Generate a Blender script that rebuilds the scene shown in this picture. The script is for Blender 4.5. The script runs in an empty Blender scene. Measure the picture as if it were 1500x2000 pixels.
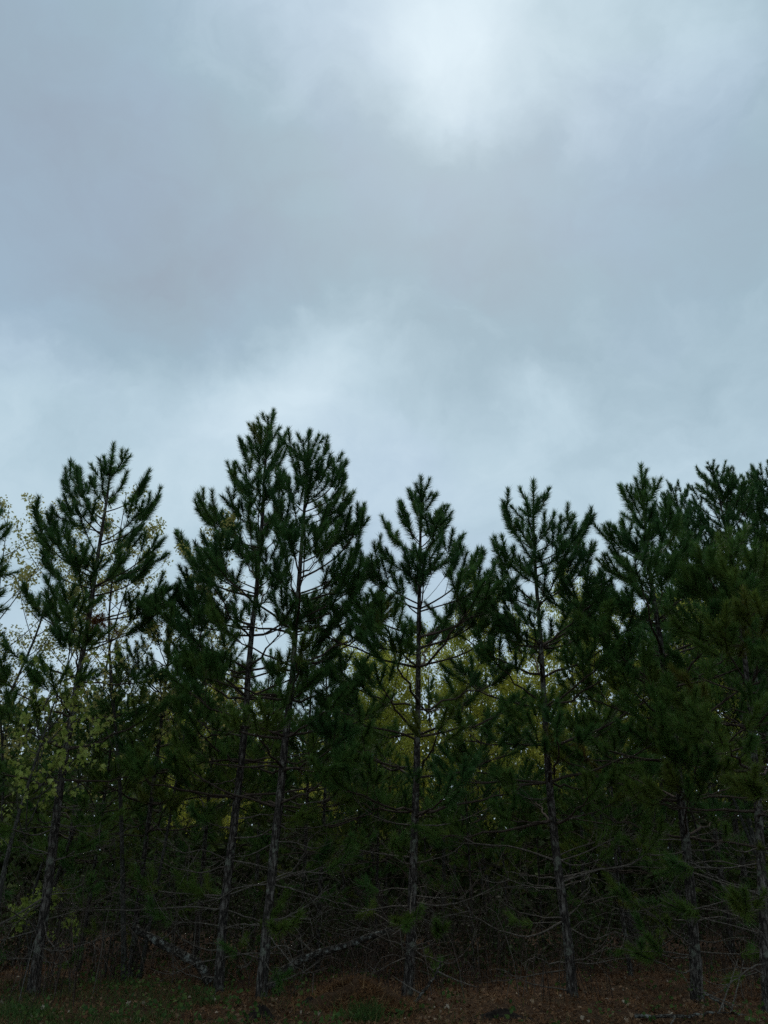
import bpy, math
import numpy as np

# ------------------------------------------------------------------ camera, world, sun, exposure
SC = bpy.context.scene
COL = SC.collection
R = math.radians
PITCH, FPX, EYE = R(25.0), 1510.0, 1.6          # photo pixels are 1500 x 2000

cam_d = bpy.data.cameras.new("camera")
cam_d.sensor_fit = 'AUTO'; cam_d.sensor_width = 36.0
cam_d.lens = 36.0 * FPX / 2000.0
cam_d.clip_start = 0.1; cam_d.clip_end = 3000.0
cam = bpy.data.objects.new("camera", cam_d)
COL.objects.link(cam)
cam.location = (0, 0, EYE)
cam.rotation_euler = (R(90) + PITCH, 0, 0)
SC.camera = cam

FWD = np.array([0, math.cos(PITCH), math.sin(PITCH)])
UPV = np.array([0, -math.sin(PITCH), math.cos(PITCH)])
def ray(px, py):
    return FWD + np.array([1.0, 0, 0]) * (px - 750.0) / FPX + UPV * (1000.0 - py) / FPX
def at(px, py, Y):
    d = ray(px, py)
    return np.array([0, 0, EYE]) + d * (Y / d[1])
def ground_at(px, py):
    d = ray(px, py)
    return np.array([0, 0, EYE]) + d * (-EYE / d[2])

SUN_EL, SUN_AZ = R(54), R(8)                    # azimuth from +Y towards +X
world = bpy.data.worlds.new("World")
SC.world = world
world.use_nodes = True
def build_world():
    nt = world.node_tree
    N, L = nt.nodes, nt.links
    N.clear()
    out = N.new('ShaderNodeOutputWorld')
    sky = N.new('ShaderNodeTexSky'); sky.sky_type = 'NISHITA'; sky.sun_disc = False
    sky.sun_elevation = SUN_EL; sky.sun_rotation = SUN_AZ
    sky.air_density = 1.2; sky.dust_density = 2.0
    bg_sky = N.new('ShaderNodeBackground'); bg_sky.inputs['Strength'].default_value = 0.08
    L.new(sky.outputs[0], bg_sky.inputs['Color'])
    tc = N.new('ShaderNodeTexCoord')
    nrm = N.new('ShaderNodeVectorMath'); nrm.operation = 'NORMALIZE'
    L.new(tc.outputs['Generated'], nrm.inputs[0])
    # soft warp of the direction, so that the cloud patches have ragged edges
    wn = N.new('ShaderNodeTexNoise'); wn.inputs['Scale'].default_value = 3.2
    wn.inputs['Detail'].default_value = 7.0; wn.inputs['Roughness'].default_value = 0.58
    L.new(nrm.outputs[0], wn.inputs['Vector'])
    ws = N.new('ShaderNodeVectorMath'); ws.operation = 'SUBTRACT'
    ws.inputs[1].default_value = (0.5, 0.5, 0.5)
    L.new(wn.outputs['Color'], ws.inputs[0])
    wm = N.new('ShaderNodeVectorMath'); wm.operation = 'SCALE'; wm.inputs['Scale'].default_value = 0.22
    L.new(ws.outputs[0], wm.inputs[0])
    wa = N.new('ShaderNodeVectorMath'); wa.operation = 'ADD'
    L.new(nrm.outputs[0], wa.inputs[0]); L.new(wm.outputs[0], wa.inputs[1])
    def math_node(op, a, b=None, c=None):
        m = N.new('ShaderNodeMath'); m.operation = op
        for i, v in enumerate((a, b, c)):
            if v is None: continue
            if isinstance(v, (int, float)): m.inputs[i].default_value = v
            else: L.new(v, m.inputs[i])
        return m.outputs[0]
    # layered stratus: noise on the direction, stretched level
    mp = N.new('ShaderNodeMapping'); mp.inputs['Scale'].default_value = (1.0, 1.0, 1.4)
    L.new(wa.outputs[0], mp.inputs['Vector'])
    n1 = N.new('ShaderNodeTexNoise'); n1.inputs['Scale'].default_value = 2.6
    n1.inputs['Detail'].default_value = 4.0; n1.inputs['Roughness'].default_value = 0.45
    L.new(mp.outputs[0], n1.inputs['Vector'])
    val = math_node('MULTIPLY_ADD', n1.outputs['Fac'], 0.55, 0.10)
    sp = N.new('ShaderNodeSeparateXYZ'); L.new(wa.outputs[0], sp.inputs[0])
    hz = N.new('ShaderNodeMapRange'); hz.interpolation_type = 'SMOOTHSTEP'      # the deck is paler low down
    hz.inputs['From Min'].default_value = 0.68; hz.inputs['From Max'].default_value = 0.42
    hz.inputs['To Min'].default_value = 0.0; hz.inputs['To Max'].default_value = 0.20
    L.new(sp.outputs['Z'], hz.inputs['Value'])
    val = math_node('ADD', val, hz.outputs[0])
    # thinner and thicker patches of the cloud deck seen in the photograph
    n5 = N.new('ShaderNodeTexNoise'); n5.inputs['Scale'].default_value = 8.0              # mottling and wisps
    n5.inputs['Detail'].default_value = 8.0; n5.inputs['Roughness'].default_value = 0.56; n5.inputs['Distortion'].default_value = 0.6
    L.new(mp.outputs[0], n5.inputs['Vector'])
    val = math_node('ADD', val, math_node('MULTIPLY_ADD', n5.outputs['Fac'], 0.40, -0.20))
    blobs = [(925, 150, 6.5, .36), (975, 10, 10, .18), (735, 5, 9, .24), (1420, 100, 13, .12), (1250, 20, 10, .08), (360, 10, 9, .08),
             (590, 735, 8, .17), (470, 790, 9, .14), (60, 790, 12, .13), (360, 880, 12, .08), (680, 680, 6, .10),
             (1068, 785, 3.5, .17), (1120, 290, 9, .05),
             (500, 210, 14, -.08), (120, 500, 16, -.14), (20, 120, 12, -.12), (420, 470, 11, -.09), (900, 500, 16, -.08), (1250, 520, 14, -.08), (1150, 760, 9, -.06), (330, 610, 9, -.09)]
    for bx, by, deg, amp in blobs:
        d = ray(bx, by); d = d / np.linalg.norm(d)
        dt = N.new('ShaderNodeVectorMath'); dt.operation = 'DISTANCE'
        L.new(wa.outputs[0], dt.inputs[0]); dt.inputs[1].default_value = tuple(d)
        mr = N.new('ShaderNodeMapRange'); mr.interpolation_type = 'SMOOTHERSTEP'
        mr.inputs['From Min'].default_value = 0.0; mr.inputs['From Max'].default_value = R(deg) * 1.25
        mr.inputs['To Min'].default_value = amp; mr.inputs['To Max'].default_value = 0.0
        L.new(dt.outputs['Value'], mr.inputs['Value'])
        val = math_node('ADD', val, mr.outputs[0])
    def sky_ramp(stops):
        r = N.new('ShaderNodeValToRGB'); e = r.color_ramp
        e.elements[0].position, e.elements[0].color = stops[0][0], (*stops[0][1], 1)
        e.elements[1].position, e.elements[1].color = stops[-1][0], (*stops[-1][1], 1)
        for p, c in stops[1:-1]:
            x = e.elements.new(p); x.color = (*c, 1)
        L.new(val, r.inputs[0]); return r
    ca = sky_ramp([(0.05, (0.32, 0.395, 0.475)), (0.35, (0.348, 0.486, 0.574)), (0.60, (0.49, 0.645, 0.74)), (0.95, (0.69, 0.84, 0.93))])
    cb = sky_ramp([(0.05, (0.32, 0.395, 0.49)), (0.35, (0.355, 0.484, 0.60)), (0.60, (0.495, 0.64, 0.76)), (0.95, (0.69, 0.84, 0.93))])
    nh = N.new('ShaderNodeTexNoise'); nh.inputs['Scale'].default_value = 3.4; nh.inputs['Detail'].default_value = 2.0
    L.new(wa.outputs[0], nh.inputs['Vector'])
    hr = N.new('ShaderNodeMapRange'); hr.inputs['From Min'].default_value = 0.42; hr.inputs['From Max'].default_value = 0.66
    hr.interpolation_type = 'SMOOTHSTEP'; L.new(nh.outputs['Fac'], hr.inputs['Value'])
    cr = N.new('ShaderNodeMixRGB'); L.new(hr.outputs[0], cr.inputs[0]); L.new(ca.outputs[0], cr.inputs[1]); L.new(cb.outputs[0], cr.inputs[2])
    bg_cl = N.new('ShaderNodeBackground'); bg_cl.inputs['Strength'].default_value = 1.0
    L.new(cr.outputs[0], bg_cl.inputs['Color'])
    mx = N.new('ShaderNodeMixShader'); mx.inputs[0].default_value = 0.93
    L.new(bg_sky.outputs[0], mx.inputs[1]); L.new(bg_cl.outputs[0], mx.inputs[2])
    L.new(mx.outputs[0], out.inputs['Surface'])
build_world()

sun_d = bpy.data.lights.new("sun", 'SUN')
sun_d.energy = 1.5; sun_d.angle = R(25); sun_d.color = (1.0, 0.96, 0.88)
sun = bpy.data.objects.new("sun", sun_d); COL.objects.link(sun)
sun.rotation_euler = (R(90) - SUN_EL, 0, math.pi - SUN_AZ)
sun.rotation_mode = 'XYZ'

SC.view_settings.view_transform = 'Standard'
SC.view_settings.look = 'None'
SC.view_settings.exposure = 0.0
SC.view_settings.gamma = 1.0
SC.view_settings.use_curve_mapping = False
SC.render.engine = 'CYCLES'
SC.cycles.use_denoising = False
SC.cycles.max_bounces = 6; SC.cycles.diffuse_bounces = 3; SC.cycles.transmission_bounces = 3

# ------------------------------------------------------------------ materials
def new_mat(name):
    m = bpy.data.materials.new(name); m.use_nodes = True
    nt = m.node_tree
    return m, nt, nt.nodes, nt.links, nt.nodes['Principled BSDF']

def ramp(N, stops):
    r = N.new('ShaderNodeValToRGB')
    el = r.color_ramp.elements
    el[0].position, el[0].color = stops[0][0], (*stops[0][1], 1)
    el[1].position, el[1].color = stops[-1][0], (*stops[-1][1], 1)
    for p, c in stops[1:-1]:
        x = el.new(p); x.color = (*c, 1)
    return r

def leaf_mat(name, stops, trans=0.3, rough=0.6, attr='tone'):
    m, nt, N, L, b = new_mat(name)
    a = N.new('ShaderNodeAttribute'); a.attribute_name = attr
    r = ramp(N, stops)
    L.new(a.outputs['Fac'], r.inputs[0])
    L.new(r.outputs[0], b.inputs['Base Color'])
    b.inputs['Roughness'].default_value = rough
    b.inputs['Specular IOR Level'].default_value = 0.10
    if trans > 0:
        t = N.new('ShaderNodeBsdfTranslucent'); L.new(r.outputs[0], t.inputs['Color'])
        mx = N.new('ShaderNodeMixShader'); mx.inputs[0].default_value = trans
        L.new(b.outputs[0], mx.inputs[1]); L.new(t.outputs[0], mx.inputs[2])
        L.new(mx.outputs[0], N['Material Output'].inputs['Surface'])
    return m

def bark_mat(name, c_dark, c_mid, c_light, scale=(9, 9, 2.2), bump=0.6, lichen=None):
    m, nt, N, L, b = new_mat(name)
    tc = N.new('ShaderNodeTexCoord')
    mp = N.new('ShaderNodeMapping'); mp.inputs['Scale'].default_value = scale
    L.new(tc.outputs['Object'], mp.inputs['Vector'])
    v = N.new('ShaderNodeTexVoronoi'); v.feature = 'DISTANCE_TO_EDGE'; v.inputs['Scale'].default_value = 2.0
    n = N.new('ShaderNodeTexNoise'); n.inputs['Scale'].default_value = 3.0; n.inputs['Detail'].default_value = 6.0
    add = N.new('ShaderNodeVectorMath'); add.operation = 'ADD'
    L.new(mp.outputs[0], n.inputs['Vector'])
    sc = N.new('ShaderNodeVectorMath'); sc.operation = 'SCALE'; sc.inputs['Scale'].default_value = 0.8
    L.new(n.outputs['Color'], sc.inputs[0]); L.new(mp.outputs[0], add.inputs[0]); L.new(sc.outputs[0], add.inputs[1])
    L.new(add.outputs[0], v.inputs['Vector'])
    mr = N.new('ShaderNodeMapRange'); mr.inputs['From Max'].default_value = 0.22
    L.new(v.outputs['Distance'], mr.inputs['Value'])
    n2 = N.new('ShaderNodeTexNoise'); n2.inputs['Scale'].default_value = 14.0; n2.inputs['Detail'].default_value = 5.0
    L.new(tc.outputs['Object'], n2.inputs['Vector'])
    mul = N.new('ShaderNodeMath'); mul.operation = 'MULTIPLY'
    L.new(mr.outputs[0], mul.inputs[0]); L.new(n2.outputs['Fac'], mul.inputs[1])
    r = ramp(N, [(0.05, c_dark), (0.4, c_mid), (0.72, c_light)])
    L.new(mul.outputs[0], r.inputs[0])
    col = r.outputs[0]
    if lichen:
        n3 = N.new('ShaderNodeTexNoise'); n3.inputs['Scale'].default_value = 9.0; n3.inputs['Detail'].default_value = 6.0
        L.new(tc.outputs['Object'], n3.inputs['Vector'])
        r3 = ramp(N, [(0.55, (0, 0, 0)), (0.66, (1, 1, 1))]); L.new(n3.outputs['Fac'], r3.inputs[0])
        mx = N.new('ShaderNodeMixRGB'); L.new(r3.outputs[0], mx.inputs[0]); L.new(col, mx.inputs[1])
        mx.inputs[2].default_value = (*lichen, 1); col = mx.outputs[0]
    L.new(col, b.inputs['Base Color'])
    b.inputs['Roughness'].default_value = 0.9; b.inputs['Specular IOR Level'].default_value = 0.15
    bp = N.new('ShaderNodeBump'); bp.inputs['Strength'].default_value = bump; bp.inputs['Distance'].default_value = 0.03
    L.new(mul.outputs[0], bp.inputs['Height']); L.new(bp.outputs[0], b.inputs['Normal'])
    return m

M = {}
M['needle'] = leaf_mat('pine_needle', [(0.0, (0.040, 0.100, 0.034)), (0.35, (0.070, 0.150, 0.034)), (0.62, (0.115, 0.165, 0.028)),
                                       (0.85, (0.14, 0.14, 0.026)), (0.93, (0.14, 0.09, 0.025)), (1.0, (0.17, 0.060, 0.022))], 0.32, 0.5)
M['candle'] = leaf_mat('pine_candle', [(0.0, (0.13, 0.085, 0.045)), (1.0, (0.20, 0.14, 0.075))], 0.0, 0.7)
M['bark'] = bark_mat('pine_bark', (0.018, 0.014, 0.012), (0.080, 0.064, 0.053), (0.20, 0.172, 0.150), lichen=(0.15, 0.15, 0.115))
M['limb'] = bark_mat('limb_bark', (0.03, 0.021, 0.016), (0.075, 0.052, 0.038), (0.12, 0.09, 0.066), (20, 20, 20), 0.3)
M['dead'] = bark_mat('dead_wood', (0.07, 0.056, 0.044), (0.14, 0.115, 0.092), (0.24, 0.205, 0.17), (16, 16, 16), 0.4)
M['log'] = bark_mat('log_bark', (0.02, 0.016, 0.013), (0.07, 0.055, 0.042), (0.22, 0.20, 0.17), (7, 7, 7), 0.8, lichen=(0.24, 0.24, 0.21))
M['stem'] = bark_mat('stem_bark', (0.03, 0.027, 0.022), (0.075, 0.068, 0.056), (0.13, 0.12, 0.10), (14, 14, 5), 0.3)
M['maple'] = leaf_mat('spring_leaf', [(0.0, (0.16, 0.22, 0.035)), (0.5, (0.29, 0.35, 0.07)), (0.9, (0.40, 0.43, 0.12)), (1.0, (0.30, 0.22, 0.06))], 0.4)
M['yellow'] = leaf_mat('yellow_leaf', [(0.0, (0.26, 0.28, 0.045)), (0.6, (0.42, 0.44, 0.065)), (1.0, (0.54, 0.51, 0.14))], 0.55)
M['pale'] = leaf_mat('pale_leaf', [(0.0, (0.24, 0.25, 0.07)), (0.6, (0.37, 0.36, 0.11)), (1.0, (0.46, 0.40, 0.18))], 0.45)
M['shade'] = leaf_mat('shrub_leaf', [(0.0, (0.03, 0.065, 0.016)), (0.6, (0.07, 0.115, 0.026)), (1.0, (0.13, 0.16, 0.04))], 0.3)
M['litter'] = leaf_mat('litter_leaf', [(0.0, (0.06, 0.028, 0.013)), (0.55, (0.15, 0.072, 0.034)), (0.85, (0.28, 0.18, 0.11)), (1.0, (0.45, 0.36, 0.27))], 0.1, 0.8)
M['straw'] = leaf_mat('pine_straw', [(0.0, (0.08, 0.034, 0.013)), (0.7, (0.20, 0.092, 0.035)), (1.0, (0.31, 0.19, 0.09))], 0.0, 0.8)
M['grass'] = leaf_mat('grass_blade', [(0.0, (0.025, 0.055, 0.014)), (0.6, (0.06, 0.10, 0.022)), (1.0, (0.16, 0.14, 0.06))], 0.25)
M['twig'] = leaf_mat('dry_twig', [(0.0, (0.03, 0.019, 0.014)), (0.6, (0.075, 0.052, 0.04)), (1.0, (0.20, 0.175, 0.15))], 0.0, 0.9)
M['brush'] = leaf_mat('brush_leaf', [(0.0, (0.035, 0.022, 0.014)), (0.35, (0.035, 0.040, 0.014)), (1.0, (0.05, 0.085, 0.02))], 0.2)
M['far'] = leaf_mat('far_leaf', [(0.0, (0.02, 0.036, 0.012)), (0.5, (0.05, 0.068, 0.018)), (1.0, (0.14, 0.16, 0.04))], 0.25)

def soil_mat():
    m, nt, N, L, b = new_mat('forest_floor')
    tc = N.new('ShaderNodeTexCoord')
    n1 = N.new('ShaderNodeTexNoise'); n1.inputs['Scale'].default_value = 0.9; n1.inputs['Detail'].default_value = 6.0
    n2 = N.new('ShaderNodeTexNoise'); n2.inputs['Scale'].default_value = 22.0; n2.inputs['Detail'].default_value = 8.0; n2.inputs['Roughness'].default_value = 0.7
    L.new(tc.outputs['Object'], n1.inputs['Vector']); L.new(tc.outputs['Object'], n2.inputs['Vector'])
    r1 = ramp(N, [(0.35, (0.045, 0.024, 0.013)), (0.5, (0.085, 0.043, 0.022)), (0.68, (0.060, 0.045, 0.020))])
    r2 = ramp(N, [(0.3, (0.012, 0.008, 0.006)), (0.55, (0.07, 0.042, 0.025)), (0.8, (0.15, 0.10, 0.062))])
    L.new(n1.outputs['Fac'], r1.inputs[0]); L.new(n2.outputs['Fac'], r2.inputs[0])
    mx = N.new('ShaderNodeMixRGB'); mx.inputs[0].default_value = 0.5
    L.new(r1.outputs[0], mx.inputs[1]); L.new(r2.outputs[0], mx.inputs[2])
    L.new(mx.outputs[0], b.inputs['Base Color'])
    b.inputs['Roughness'].default_value = 0.95; b.inputs['Specular IOR Level'].default_value = 0.1
    bp = N.new('ShaderNodeBump'); bp.inputs['Strength'].default_value = 0.8; bp.inputs['Distance'].default_value = 0.05
    L.new(n2.outputs['Fac'], bp.inputs['Height']); L.new(bp.outputs[0], b.inputs['Normal'])
    return m
M['soil'] = soil_mat()
def dirt_mat():
    m, nt, N, L, b = new_mat('bare_dirt')
    tc = N.new('ShaderNodeTexCoord')
    n2 = N.new('ShaderNodeTexNoise'); n2.inputs['Scale'].default_value = 30.0; n2.inputs['Detail'].default_value = 8.0
    L.new(tc.outputs['Object'], n2.inputs['Vector'])
    r2 = ramp(N, [(0.35, (0.008, 0.006, 0.005)), (0.7, (0.035, 0.024, 0.018))])
    L.new(n2.outputs['Fac'], r2.inputs[0]); L.new(r2.outputs[0], b.inputs['Base Color'])
    b.inputs['Roughness'].default_value = 0.95; b.inputs['Specular IOR Level'].default_value = 0.1
    bp = N.new('ShaderNodeBump'); bp.inputs['Strength'].default_value = 1.0; bp.inputs['Distance'].default_value = 0.03
    L.new(n2.outputs['Fac'], bp.inputs['Height']); L.new(bp.outputs[0], b.inputs['Normal'])
    return m
M['dirt'] = dirt_mat()

# ------------------------------------------------------------------ mesh helpers
def mesh_np(name, V, F, mats, tone=None, midx=None, smooth=False):
    """V (n,3); F a list of integer arrays, one per face size."""
    me = bpy.data.meshes.new(name)
    V = np.asarray(V, dtype=np.float32)
    me.vertices.add(len(V)); me.vertices.foreach_set('co', V.ravel())
    F = [np.asarray(f, dtype=np.int32) for f in F if len(f)]
    nl = sum(f.size for f in F); nf = sum(len(f) for f in F)
    me.loops.add(nl); me.polygons.add(nf)
    me.loops.foreach_set('vertex_index', np.concatenate([f.ravel() for f in F]))
    sizes = np.concatenate([np.full(len(f), f.shape[1], dtype=np.int32) for f in F])
    st = np.zeros(nf, dtype=np.int32); st[1:] = np.cumsum(sizes)[:-1]
    me.polygons.foreach_set('loop_start', st)
    if midx is not None: me.polygons.foreach_set('material_index', np.asarray(midx, dtype=np.int32))
    if smooth: me.polygons.foreach_set('use_smooth', np.ones(nf, dtype=bool))
    me.update(calc_edges=True)
    if tone is not None:
        a = me.attributes.new('tone', 'FLOAT', 'POINT')
        a.data.foreach_set('value', np.asarray(tone, dtype=np.float32))
    for m in (mats if isinstance(mats, (list, tuple)) else [mats]):
        me.materials.append(M[m])
    return me

def link(name, data, parent=None, loc=None):
    o = bpy.data.objects.new(name, data); COL.objects.link(o)
    if parent is not None: o.parent = parent
    if loc is not None: o.location = loc
    return o

def tag(o, label, cat=None, group=None, kind=None):
    o['label'] = label
    if cat: o['category'] = cat
    if group: o['group'] = group
    if kind: o['kind'] = kind
    return o

def thing(name, loc, label, cat, group=None):
    return tag(link(name, None, None, tuple(float(x) for x in loc)), label, cat, group)

def copy_tree(o, parent=None):
    c = o.copy(); COL.objects.link(c)
    c.parent = parent
    for ch in o.children: copy_tree(ch, c)
    return c

class Wood:
    """collects tapered tubes"""
    def __init__(self): self.v, self.f, self.n, self.t = [], [], 0, []
    def tube(self, P, rad, sides=5, tone=0.5):
        P = np.asarray(P, float); rad = np.asarray(rad, float)
        T = np.gradient(P, axis=0); T /= (np.linalg.norm(T, axis=1, keepdims=True) + 1e-9)
        ref = np.array([0.3, 0.9, 0.2]) if abs(T[0, 2]) > 0.7 else np.array([0.1, 0.1, 1.0])
        A = np.cross(T, ref); A /= (np.linalg.norm(A, axis=1, keepdims=True) + 1e-9)
        B = np.cross(T, A)
        th = np.arange(sides) * 2 * math.pi / sides
        ring = A[:, None, :] * np.cos(th)[None, :, None] + B[:, None, :] * np.sin(th)[None, :, None]
        V = P[:, None, :] + ring * (rad if rad.ndim == 2 else rad[:, None])[:, :, None]
        k = len(P)
        i = np.arange(k - 1)[:, None] * sides; j = np.arange(sides)[None, :]; j2 = (j + 1) % sides
        q = np.stack([i + j, i + j2, i + sides + j2, i + sides + j], -1).reshape(-1, 4) + self.n
        self.v.append(V.reshape(-1, 3)); self.f.append(q); self.n += k * sides
        self.t.append(np.full(k * sides, tone))
    def mesh(self, name, mat, off=(0, 0, 0), tones=False):
        V = np.concatenate(self.v) - np.asarray(off)
        return mesh_np(name, V, [np.concatenate(self.f)], mat, np.concatenate(self.t) if tones else None, smooth=True)

def unit(v): return v / (np.linalg.norm(v) + 1e-9)
def bezier(a, b, c, d, n):
    t = np.linspace(0, 1, n)[:, None]
    return a * (1 - t) ** 3 + 3 * b * t * (1 - t) ** 2 + 3 * c * t * t * (1 - t) + d * t ** 3
UP = np.array([0, 0, 1.0])

class Needles:
    """needle triangles, spread round shoots; plus a bud at every shoot tip"""
    def __init__(self, rng, dens=760, width=0.0092, scale=1.0):
        self.rng, self.dens, self.w, self.sc = rng, dens, width, scale
        self.P, self.T, self.cv, self.ct = [], [], [], []
    def along(self, path, extent, tone, bud=True, thin=1.0):
        rng = self.rng
        seg = np.linalg.norm(np.diff(path, axis=0), axis=1); cum = np.concatenate([[0], np.cumsum(seg)])
        tot = cum[-1]; extent = min(extent, tot)
        n = int(self.dens * extent * thin)
        if n < 3: return
        u = rng.random(n) ** 1.05 * extent                      # distance back from the tip
        s = tot - u
        pos = np.stack([np.interp(s, cum, path[:, k]) for k in range(3)], 1)
        s2 = np.clip(s - 0.04, 0, None)
        pb = np.stack([np.interp(s2, cum, path[:, k]) for k in range(3)], 1)
        ax = pos - pb; ax[np.linalg.norm(ax, axis=1) < 1e-6] = path[-1] - path[-2]
        ax /= np.linalg.norm(ax, axis=1, keepdims=True)
        rd = rng.normal(size=(n, 3)); rd -= ax * (rd * ax).sum(1, keepdims=True)
        rd /= (np.linalg.norm(rd, axis=1, keepdims=True) + 1e-9)
        old = np.clip(u / 0.42, 0, 1)
        ang = np.radians(31 + 27 * old + rng.normal(0, 9, n))
        ln = (0.125 + 0.035 * old + rng.normal(0, 0.014, n)) * self.sc
        d = ax * np.cos(ang)[:, None] + rd * np.sin(ang)[:, None]
        d[:, 2] -= 0.10 * old * rng.random(n)
        wv = np.cross(d, rd + 0.45 * rng.normal(size=(n, 3))); wv /= (np.linalg.norm(wv, axis=1, keepdims=True) + 1e-9)
        w = self.w * (0.8 + 0.4 * rng.random(n))[:, None] * 0.5
        tip = pos + d * ln[:, None]
        self.P.append(np.stack([pos - wv * w, pos + wv * w, tip], 1))
        tn = np.clip(tone + rng.normal(0, 0.06, n) + 0.10 * old, 0, 1)
        self.T.append(np.repeat(tn, 3))
        if bud and tone < 0.9:
            a = unit(path[-1] - path[-2]); x = unit(np.cross(a, [0.31, 0.5, 0.8])); y = np.cross(a, x)
            r = 0.007 * self.sc; h = (0.05 + 0.06 * rng.random()) * self.sc
            b0 = path[-1] - a * 0.02
            q = [b0 + x * r, b0 + (-0.5 * x + 0.87 * y) * r, b0 + (-0.5 * x - 0.87 * y) * r]
            tp = b0 + a * (h + 0.02)
            for i in range(3): self.cv.append([q[i], q[(i + 1) % 3], tp])
            self.ct += [rng.random()] * 9
    def mesh(self, name, off):
        V = np.concatenate(self.P).reshape(-1, 3); nn = len(V) // 3
        tone = np.concatenate(self.T)
        if self.cv:
            C = np.array(self.cv).reshape(-1, 3); V = np.concatenate([V, C]); tone = np.concatenate([tone, self.ct])
        F = np.arange(len(V)).reshape(-1, 3)
        mi = np.zeros(len(F), dtype=np.int32); mi[nn:] = 1
        return mesh_np(name, V - np.asarray(off), [F], ['needle', 'candle'], tone, mi)

# ------------------------------------------------------------------ pines
def sag_shoot(p0, d, L, up, n=6):
    s = np.linspace(0, 1, n)[:, None]
    return p0 + d * L * s + UP * (up * L * s * s)

def live_branch(W, ND, rng, path, tone, live=1.0, thick=1.0, side=1.0):
    L = np.linalg.norm(np.diff(path, axis=0), axis=1).sum()
    r0 = (0.005 + 0.0085 * L) * thick
    W.tube(path, np.linspace(r0, 0.0045, len(path)), 5)
    ND.along(path, min(0.6 * L + 0.12, 0.62) * (0.6 + 0.4 * live), tone)
    k = max(1, int(L / 0.42 * side))
    for i in range(k):
        t = 0.34 + 0.58 * (i + rng.random() * 0.6) / k if L > 0.6 else 0.35 + 0.45 * rng.random()
        f = t * (len(path) - 1); j = min(int(f), len(path) - 2)
        p = path[j] + (path[j + 1] - path[j]) * (f - j)
        tg = unit(path[j + 1] - path[j])
        sd = unit(np.cross(tg, UP) + 1e-4)
        for sgn in (-1, 1):
            if rng.random() > (0.85 if L > 0.6 else 0.5) * (0.45 + 0.55 * live): continue
            d = unit(tg * (0.75 + 0.3 * rng.random()) + sd * sgn * (0.5 + 0.35 * rng.random()) + UP * rng.normal(0.12, 0.2))
            ls = float(np.clip((0.14 + 0.55 * L * (1 - t)) * rng.uniform(0.7, 1.25), 0.16, 0.85))
            sp = sag_shoot(p, d, ls, 0.25 + 0.3 * rng.random())
            W.tube(sp, np.linspace(0.0035 + 0.004 * ls, 0.0028, len(sp)), 4)
            tn = float(np.clip(tone + rng.normal(0, 0.09), 0, 0.9))
            ND.along(sp, min(0.9 * ls, 0.42) * (0.65 + 0.35 * live), tn)
            if ls > 0.45:
                for q in range(2 if ls > 0.62 else 1):
                    jj = rng.integers(2, 5); tg2 = unit(sp[jj] - sp[jj - 1])
                    sd2 = unit(np.cross(tg2, UP) + 1e-4) * (1 if rng.random() < 0.5 else -1)
                    d2 = unit(tg2 * 0.85 + sd2 * 0.6 + UP * 0.15)
                    l2 = rng.uniform(0.15, 0.32)
                    s2 = sag_shoot(sp[jj], d2, l2, 0.3, 5)
                    W.tube(s2, np.linspace(0.004, 0.0026, 5), 3)
                    ND.along(s2, l2 * 0.9, tn)

def dead_branch(W, rng, path, r0, twigs=4, curl=0.5):
    L = np.linalg.norm(np.diff(path, axis=0), axis=1).sum()
    W.tube(path, np.linspace(r0, 0.003, len(path)), 5)
    for i in range(twigs):
        j = rng.integers(len(path) // 3, len(path) - 1)
        tg = unit(path[j + 1] - path[j]) if j + 1 < len(path) else unit(path[j] - path[j - 1])
        sd = unit(np.cross(tg, UP) + 1e-4) * (1 if rng.random() < 0.5 else -1)
        d = unit(tg * 0.7 + sd * rng.uniform(0.3, 0.8) + UP * rng.normal(0, 0.35))
        l = rng.uniform(0.15, 0.35) * L + 0.1
        sp = sag_shoot(path[j], d, l, rng.normal(0.1, 0.35) * curl * 2, 6)
        W.tube(sp, np.linspace(min(r0 * 0.5, 0.006), 0.0022, 6), 3)
        if l > 0.3:
            k = rng.integers(2, 5); tg2 = unit(sp[k] - sp[k - 1])
            s2 = sag_shoot(sp[k], unit(tg2 + rng.normal(0, 0.5, 3)), l * 0.5, rng.normal(0.1, 0.3), 5)
            W.tube(s2, np.linspace(0.004, 0.002, 5), 3)

def smooth_path(pts, n=12):
    pts = np.asarray(pts, float)
    if len(pts) == 2: pts = np.array([pts[0], (pts[0] + pts[1]) / 2 + [0, 0, -0.03], pts[1]])
    t = np.linspace(0, 1, len(pts)); tt = np.linspace(0, 1, n)
    out = np.zeros((n, 3))
    # Catmull-Rom
    P = np.vstack([2 * pts[0] - pts[1], pts, 2 * pts[-1] - pts[-2]])
    for i, x in enumerate(tt):
        f = x * (len(pts) - 1); j = min(int(f), len(pts) - 2); u = f - j
        p0, p1, p2, p3 = P[j], P[j + 1], P[j + 2], P[j + 3]
        out[i] = 0.5 * ((2 * p1) + (-p0 + p2) * u + (2 * p0 - 5 * p1 + 4 * p2 - p3) * u * u + (-p0 + 3 * p1 - 3 * p2 + p3) * u ** 3)
    return out

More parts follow.
